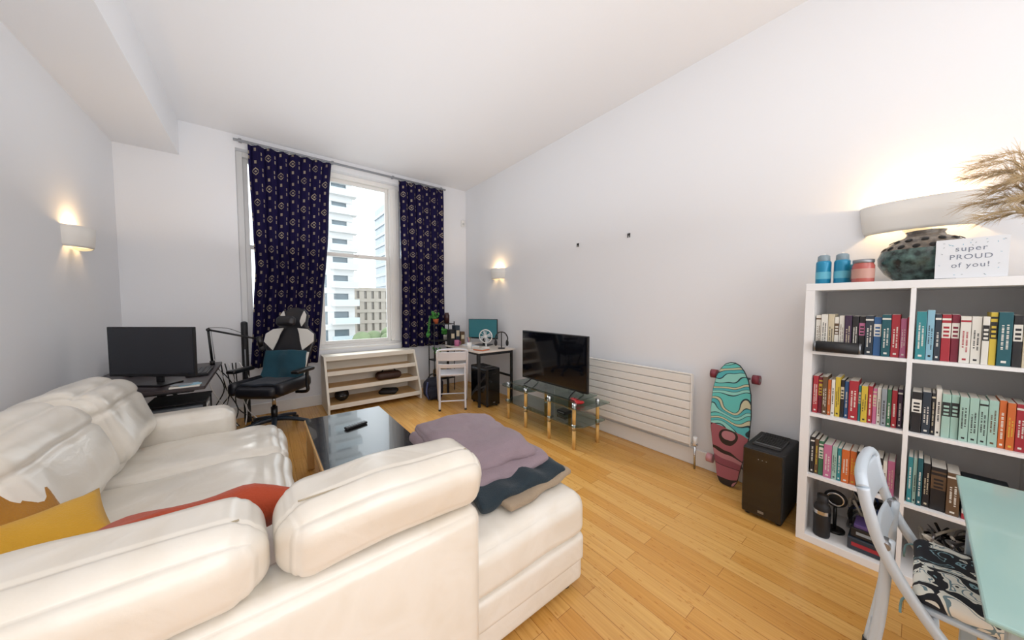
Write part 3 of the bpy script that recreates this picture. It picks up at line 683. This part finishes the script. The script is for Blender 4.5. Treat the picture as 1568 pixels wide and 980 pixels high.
for i,(k,h) in enumerate((('k',.24),('d',.30),('n',.20))): b.box((i*.085,0,h/2),(.07,.13,h),bm_(k),bev=.004); b.box((i*.085,-.0655,h*.6),(.05,.002,h*.3),bm_('c'),bev=0)
b.done((2.26,4.41,.7465))
b=B('pencil_cup'); b.lathe([(0,0),(.035,0),(.037,.09),(.034,.09),(.03,.005)],(0,0,0),M_white)
for i in range(6): b.cyl((0,0,.01),(.03*math.cos(i),.03*math.sin(i),.16),.004,bm_('ryobig'[i]),seg=6)
b.done((2.28,3.90,.7465))
b=B('coffee_mug'); b.lathe([(0,0),(.036,0),(.038,.09),(.034,.09),(.032,.006)],(0,0,0),bm_('i')); b.tube([(.036,0,.07),(.062,0,.065),(.06,0,.03),(.036,0,.02)],.005,bm_('i')); b.done((2.27,4.24,.7465))
b=B('notebook'); b.box((0,0,.008),(.15,.17,.014),bm_('o')); b.box((0,0,.0165),(.14,.16,.002),bm_('w'),bev=0); b.done((2.33,3.66,.7465),(0,0,D(15)))
b=B('keyboard'); b.box((0,0,.01),(.13,.30,.018),M_white)
for i in range(4):
    for j in range(10): b.box((-.048+i*.031,-.13+j*.029,.0215),(.026,.023,.006),mat('keycap','#D6DADF',.4),bev=.002)
b.done((2.40,4.07,.7465))

# plant rack
b=B('metal_shelf_rack')
for x in (2.06,2.40):
    for y in (4.57,4.77): b.cyl((x,y,0),(x,y,1.10),.008,M_blackm,seg=8)
for z in (.2,.5,.8,1.06): b.box((2.23,4.67,z),(.35,.21,.012),M_blackm,bev=.002)
b.done()
lf=mat('leaf_green','#3E8A36',.5,var=.3,vscale=20)
def plant(c,s,n,pc,trail=0):
    b=B('potted_plant'); b.lathe([(0,0),(.035,0),(.045,.07),(.047,.075),(.040,.075),(.035,.06),(0,.06)],(0,0,0),mat('plant_pot_'+pc,pc,.5)); R=random.Random(n)
    for i in range(n):
        a=R.uniform(0,6.28); l=R.uniform(.5,1)*s; e=Vector((math.cos(a)*l*.5,math.sin(a)*l*.35,.07+l*R.uniform(.3,1)))
        if trail and R.random()<.5: e=Vector((-.12-R.random()*.03,-.02+R.uniform(-.04,.04),-R.random()*trail))
        b.tube([(0,0,.06),(e.x*.7,e.y*.7,.07+l*.5),e],.0018,lf,seg=4,sub=3); b.sph(e,(.018,.008,.024),lf,rot=(a,R.uniform(0,2),0),seg=8)
    b.done(c)
plant((2.13,4.66,1.067),.13,30,'#C9643C',.22); plant((2.3,4.66,.807),.12,24,'#E2DED4'); plant((2.15,4.66,.507),.12,20,'#5A4A40')
b=B('storage_jar'); b.lathe([(0,0),(.04,0),(.04,.13),(.03,.15),(.03,.17),(0,.17)],(0,0,0),mat('dark_jar','#3A1D1D',.3)); b.done((2.32,4.66,1.067))
b=B('storage_basket'); b.soft((0,0,.07),(.26,.16,.13),mat('wicker','#8B6B45',.8,bump=.5,bscale=80),r=.02,puff=.004,n=8); b.lathe([(.08,.13),(.085,.14),(.08,.145)],(0,0,0),M_wood); b.done((2.24,4.67,.207))

# ---------------------------------------------------------------- folding chairs
def fchair(c,rotz,col,cush=None):
    b=B('folding_chair'); m=mat('chair_frame_'+col,col,.4,.1)
    for s in (-1,1):
        x=s*.19
        b.tube([(x,-.275,.765),(x,-.262,.70),(x,-.225,.58),(x,-.14,.43),(x,.03,.21),(x,.18,.012)],.0155,m,seg=10)
        b.tube([(x*.86,-.215,.61),(x*.86,-.228,.32),(x*.86,-.262,.012)],.014,m,seg=8)
        b.cyl((x*.8,-.222,.60),(x*1.05,-.222,.60),.012,M_steel)
        b.cyl((x,.18,0),(x,.18,.02),.018,M_blackm); b.cyl((x*.86,-.262,0),(x*.86,-.262,.02),.016,M_blackm)
    b.tube([(-.19,-.275,.765),(-.16,-.282,.785),(-.1,-.287,.792),(0,-.29,.795),(.1,-.287,.792),(.16,-.282,.785),(.19,-.275,.765)],.0155,m,seg=10)
    def bow(p,q): p.y-=.015*(1-q[0]**2); return p
    b.soft((0,-.262,.705),(.37,.014,.12),m,rot=(D(11),0,0),r=.006,puff=0,n=12,fn=bow)
    b.soft((0,-.222,.575),(.37,.012,.06),m,rot=(D(20),0,0),r=.005,puff=0,n=12,fn=bow)
    b.cyl((-.19,.10,.12),(.19,.10,.12),.008,m); b.cyl((-.163,-.25,.12),(.163,-.25,.12),.008,m); b.cyl((-.19,-.12,.42),(.19,-.12,.42),.008,m)
    b.soft((0,.02,.44),(.35,.36,.02),m,r=.009,puff=0,n=10)
    o=b.done(c,(0,0,rotz))
    if cush:
        k=B('seat_cushion'); k.soft((0,0,.025),(.36,.37,.045),cush,r=.022,puff=(.0,.0,.012),n=20,amp=.006)
        ct=mat('cushion_tie','#6E959C',.8)
        for s in (-1,1): k.tube([(s*.16,-.175,.02),(s*.18,-.20,.0),(s*.172,-.205,-.03),(s*.182,-.205,-.05)],.003,ct,seg=6)
        M4=Matrix.Translation(c)@Matrix.Rotation(rotz,4,'Z'); k.done(M4@Vector((0,.02,.4525)),(0,0,rotz))
def floral():
    m=bpy.data.materials.new('floral_fabric'); m.use_nodes=True; nt=m.node_tree; bs=nt.nodes['Principled BSDF']; tc=N(nt,'ShaderNodeTexCoord')
    w=N(nt,'ShaderNodeTexNoise'); w.inputs['Scale'].default_value=13; w.inputs['Detail'].default_value=1.0; w.inputs['Distortion'].default_value=1.4; nt.links.new(tc.outputs['Object'],w.inputs['Vector'])
    r=N(nt,'ShaderNodeValToRGB'); r.color_ramp.interpolation='CONSTANT'; e=r.color_ramp.elements
    for _ in range(4): e.new(.5)
    for i,(p,c) in enumerate(((0,'#10131B'),(.33,'#7FA3AD'),(.36,'#10141D'),(.56,'#E4E3D8'),(.61,'#6F8790'),(.64,'#E9E6DC'))): e[i].position=p; e[i].color=lin(c)
    nt.links.new(w.outputs['Fac'],r.inputs[0]); nt.links.new(r.outputs[0],bs.inputs['Base Color']); bs.inputs['Roughness'].default_value=.85; return m
fchair((1.72,-.18,0),D(180),'#C8D3DD',floral())
fchair((2.02,3.91,0),D(-27),'#DEDEE4')

# dining table
b=B('dining_table'); mt=mat('aqua_frosted_glass','#93B5AF',.2,coat=.3); mf=mat('pale_blue_frame','#A9BCC8',.35,.2)
b.box((1.53,-.75,.742),(.86,1.30,.012),mt,bev=.004)
for x,y in ((1.145,-.145),(1.935,-.145),(1.145,-1.36),(1.935,-1.36)): b.box((x,y,.366),(.035,.035,.732),mf,bev=.004)
for x in (1.145,1.935): b.box((x,-.75,.715),(.025,1.2,.035),mf,bev=.003)
for y in (-.145,-1.36): b.box((1.54,y,.715),(.76,.025,.035),mf,bev=.003)
b.done()

# ---------------------------------------------------------------- left desk area
b=B('desk'); dk=mat('dark_desktop','#2A2023',.4,var=.1)
b.box((-.73,3.98,.735),(.74,1.32,.025),dk,bev=.003)
for y in (3.42,4.54):
    b.box((-.73,y,.03),(.62,.05,.03),M_blackm,bev=.003); b.box((-.80,y,.37),(.06,.04,.68),M_blackm,bev=.003); b.box((-.73,y,.71),(.60,.05,.025),M_blackm,bev=.003)
    b.tube([(-.48,y,.05),(-.78,y,.6)],.014,M_blackm,smooth=False)
b.box((-1.02,3.98,.5),(.02,1.1,.3),M_blackm,bev=.003)
b.done()
monitor((-.67,3.60,.748),D(-38),.66,.38,.065,mat('dark_screen','#14161F',.12,coat=.2))
b=B('laptop'); b.box((0,0,.008),(.30,.21,.014),M_blackm); b.box((0,.14,.12),(.30,.008,.21),M_black,rot=(D(-18),0,0),bev=.003); b.box((0,.133,.12),(.28,.002,.19),mat('dark_screen'),rot=(D(-18),0,0),bev=0); b.done((-.80,4.25,.748),(0,0,D(20)))
b=B('microphone_arm')
b.cyl((0,0,0),(0,0,.04),.02,M_black); b.tube([(0,0,.03),(-.02,.0,.36)],.011,M_black,smooth=False); b.tube([(-.02,0,.36),(.38,-.02,.24)],.010,M_black,smooth=False); b.tube([(.02,0,.05),(.0,.0,.36)],.003,M_steel,smooth=False)
b.sph((-.02,0,.36),.018,M_black); b.cyl((.38,-.02,.27),(.40,-.02,.15),.026,M_black); b.sph((.405,-.02,.14),(.03,.03,.036),M_blackm)
b.tube([(-.02,0,.38),(.15,0,.36),(.38,-.02,.22)],.003,M_black,seg=6)
b.done((-.42,4.45,.748))
b=B('keyboard'); b.box((0,0,.012),(.14,.40,.02),M_black)
for i in range(4):
    for j in range(13): b.box((-.05+i*.032,-.175+j*.029,.024),(.026,.023,.006),mat('dark_keycap','#2B2C33',.4),bev=.002)
b.done((-.46,4.0,.748))
b=B('paper_stack'); b.box((0,0,.006),(.16,.11,.01),bm_('w'),bev=0); b.box((.02,.0,.014),(.12,.08,.004),bm_('l'),rot=(0,0,.4),bev=0); b.box((-.02,-.01,.02),(.11,.06,.006),bm_('s'),rot=(0,0,-.3)); b.done((-.47,3.38,.748))
b=B('drawer_unit'); du=mat('smoky_drawer','#8C9299',.35)
for i in range(3): b.box((0,0,.10+i*.17),(.34,.36,.15),du,bev=.01); b.box((.172,0,.14+i*.17),(.008,.12,.02),M_white,bev=.002)
for x in(-.17,.17):
    for y in (-.18,.18): b.box((x,y,.27),(.02,.02,.54),M_blackm,bev=.002)
b.box((0,0,.545),(.37,.40,.015),M_blackm); b.done((-.58,3.90,.0))
b=B('power_cables'); R=random.Random(8)
for k in range(10):
    x=-.44+.03*k; b.tube([(x-.05,4.66,.72),(x+R.uniform(-.05,.1),4.68,.45),(x+R.uniform(-.05,.1),4.65,.2),(x+R.uniform(0,.2),4.60,.02)],.006,M_black if k%3 else M_white,seg=6)
b.done()
b=B('tripod_bag'); b.tube([(0,0,.0),(0,.0,.35),(.0,.01,1.15)],.032,M_blackm,seg=12); b.sph((0,.01,1.15),(.032,.032,.02),M_black); b.box((0,-.03,.6),(.012,.012,.5),M_steel,bev=.003); b.done((-.17,4.78,.002))

# gaming chair  (local front = -Y)
b=B('gaming_chair'); gk=mat('chair_leatherette_black','#15151C',.4,bump=.05); gw=mat('chair_leatherette_white','#E2DFD8',.4,bump=.05)
for i in range(5):
    a=2*math.pi*i/5+.3; c_,s_=math.cos(a),math.sin(a)
    b.tube([(0,0,.13),(c_*.15,s_*.15,.115),(c_*.32,s_*.32,.075)],lambda u:.028-.010*u,mat('chair_base_navy','#152433',.4),seg=10); b.cyl((c_*.32-s_*.02,s_*.32+c_*.02,.03),(c_*.32+s_*.02,s_*.32-c_*.02,.03),.03,M_blackm); b.cyl((c_*.32,s_*.32,.03),(c_*.32,s_*.32,.08),.008,M_steel)
b.cyl((0,0,.1),(0,0,.26),.03,M_black); b.cyl((0,0,.25),(0,0,.40),.018,M_chrome); b.box((0,0,.40),(.22,.26,.04),M_black)
b.soft((0,-.02,.475),(.42,.50,.12),gk,r=.05,puff=(0,.01,.01),n=18)
for s in (-1,1): b.soft((s*.24,-.02,.505),(.10,.48,.14),gk,r=.05,puff=0,n=12)
def panel(rows,th,m,c,rot,curve=.03,n=16):
    t=bmesh.new(); R1=[];R2=[]
    for z,hw in rows:
        a=[];d=[]
        for i in range(n+1):
            s=2*i/n-1; e=th/2*math.sqrt(max(0,1-abs(s)**4)); yy=-curve*s*s*(hw/.28)
            a.append(t.verts.new((s*hw,yy-e,z))); d.append(t.verts.new((s*hw,yy+e+.0001,z)))
        R1.append(a);R2.append(d)
    for j in range(len(rows)-1):
        for i in range(n):
            t.faces.new((R1[j][i],R1[j][i+1],R1[j+1][i+1],R1[j+1][i])); t.faces.new((R2[j][i+1],R2[j][i],R2[j+1][i],R2[j+1][i+1]))
    for i in range(n): t.faces.new((R1[-1][i],R1[-1][i+1],R2[-1][i+1],R2[-1][i])); t.faces.new((R2[0][i],R2[0][i+1],R1[0][i+1],R1[0][i]))
    bmesh.ops.remove_doubles(t,verts=t.verts,dist=.0005); bmesh.ops.recalc_face_normals(t,faces=t.faces); b.merge(t,m,T(c,rot))
rk=(D(-14),0,0)
panel([(0,.21),(.1,.225),(.25,.24),(.38,.275),(.48,.305),(.55,.29),(.60,.22),(.645,.165),(.70,.155),(.76,.16),(.82,.14),(.86,.09),(.875,.02)],.09,gk,(0,.23,.47),rk,.06)
RX=Euler((D(90),0,0)).to_matrix().to_4x4()
for s in (-1,1):
    for pts,dy in (([(.36,.17),(.46,.285),(.55,.278),(.605,.20),(.62,.08),(.55,.11),(.47,.13)],-.078),([(.64,.11),(.70,.147),(.78,.150),(.83,.12),(.76,.095),(.70,.085)],-.060)):
        t=[(s*x,z) for z,x in pts]
        if s<0: t=t[::-1]
        b.poly(t,.014,gw,T((0,.23,.47),rk)@Matrix.Translation((0,dy,0))@RX,bev=.003)
    t=[(.20,.02),(.225,.02),(.25,.34),(.21,.34)]; t=[(s*x,z) for x,z in t][::s]
    b.poly(t,.014,gw,T((0,.23,.47),rk)@Matrix.Translation((0,-.078,0))@RX,bev=.003)
    b.tube([(s*.21,.05,.41),(s*.33,.05,.42),(s*.335,.05,.50),(s*.335,.05,.64)],.018,M_black); b.soft((s*.335,-.01,.66),(.09,.28,.04),M_black,r=.015,puff=0,n=8)
b.soft((0,.222,.475+.70),(.19,.07,.10),gk,rot=rk,r=.03,puff=.01,n=10)
tw=fabric('teal_towel','#0E4151')
def tf(p,q): p.y-=.02*math.sin(p.x*20)*.6; return p
b.soft((0,.175,.67),(.46,.04,.36),tw,rot=rk,r=.018,puff=0,n=26,amp=.016,ns=8,fn=tf)
b.soft((.02,-.08,.550),(.34,.34,.025),fabric('navy_throw','#131C2A'),r=.01,puff=0,n=22,amp=.012,ns=8)
b.done((.07,4.28,0),(0,0,D(-38)))

# ---------------------------------------------------------------- lights / world
w=bpy.data.worlds.new('World'); scene.world=w; w.use_nodes=True; nt=w.node_tree; bg=nt.nodes['Background']
tc=N(nt,'ShaderNodeTexCoord'); n=N(nt,'ShaderNodeTexNoise'); n.inputs['Scale'].default_value=4; n.inputs['Detail'].default_value=5; nt.links.new(tc.outputs['Generated'],n.inputs['Vector'])
r=N(nt,'ShaderNodeValToRGB'); r.color_ramp.elements[0].position=.35; r.color_ramp.elements[0].color=(.76,.85,.96,1); r.color_ramp.elements[1].position=.6; r.color_ramp.elements[1].color=(.95,.97,1,1)
nt.links.new(n.outputs['Fac'],r.inputs[0]); nt.links.new(r.outputs[0],bg.inputs[0]); bg.inputs[1].default_value=2.6
sun=bpy.data.lights.new('sun','SUN'); sun.energy=7; sun.angle=D(30); sun.color=(1,.98,.95); so=bpy.data.objects.new('sun',sun); so.rotation_euler=(D(-52),0,D(8)); scene.collection.objects.link(so); so.location=(2,9,8)
def area(name,loc,rot,sx,sy,e,col):
    l=bpy.data.lights.new(name,'AREA'); l.shape='RECTANGLE'; l.size=sx; l.size_y=sy; l.energy=e; l.color=col; o=bpy.data.objects.new(name,l); o.location=loc; o.rotation_euler=rot; scene.collection.objects.link(o)
area('ceiling_fill',(.3,-1.4,3.3),(0,0,0),2.4,2.4,30,(1,.98,.96))  # added fill panel under the ceiling, unseen behind the camera
area('rear_fill',(.6,-2.9,1.7),(D(90),0,0),3.0,2.4,62,(.95,.97,1))  # added fill in front of the rear wall, which has no window
area('upward_fill',(.8,2.0,2.0),(D(180),0,0),2.4,5.4,29,(.94,.965,1))  # added fill aimed up to brighten the ceiling; no fixture hangs here

cam=bpy.data.cameras.new('camera'); co=bpy.data.objects.new('camera',cam); scene.collection.objects.link(co); scene.camera=co
cam.sensor_width=36; cam.lens=36*499/1600; cam.clip_start=.02; cam.clip_end=500
co.location=(0,0,1.36); co.rotation_euler=(D(90-2.7),0,D(-38))
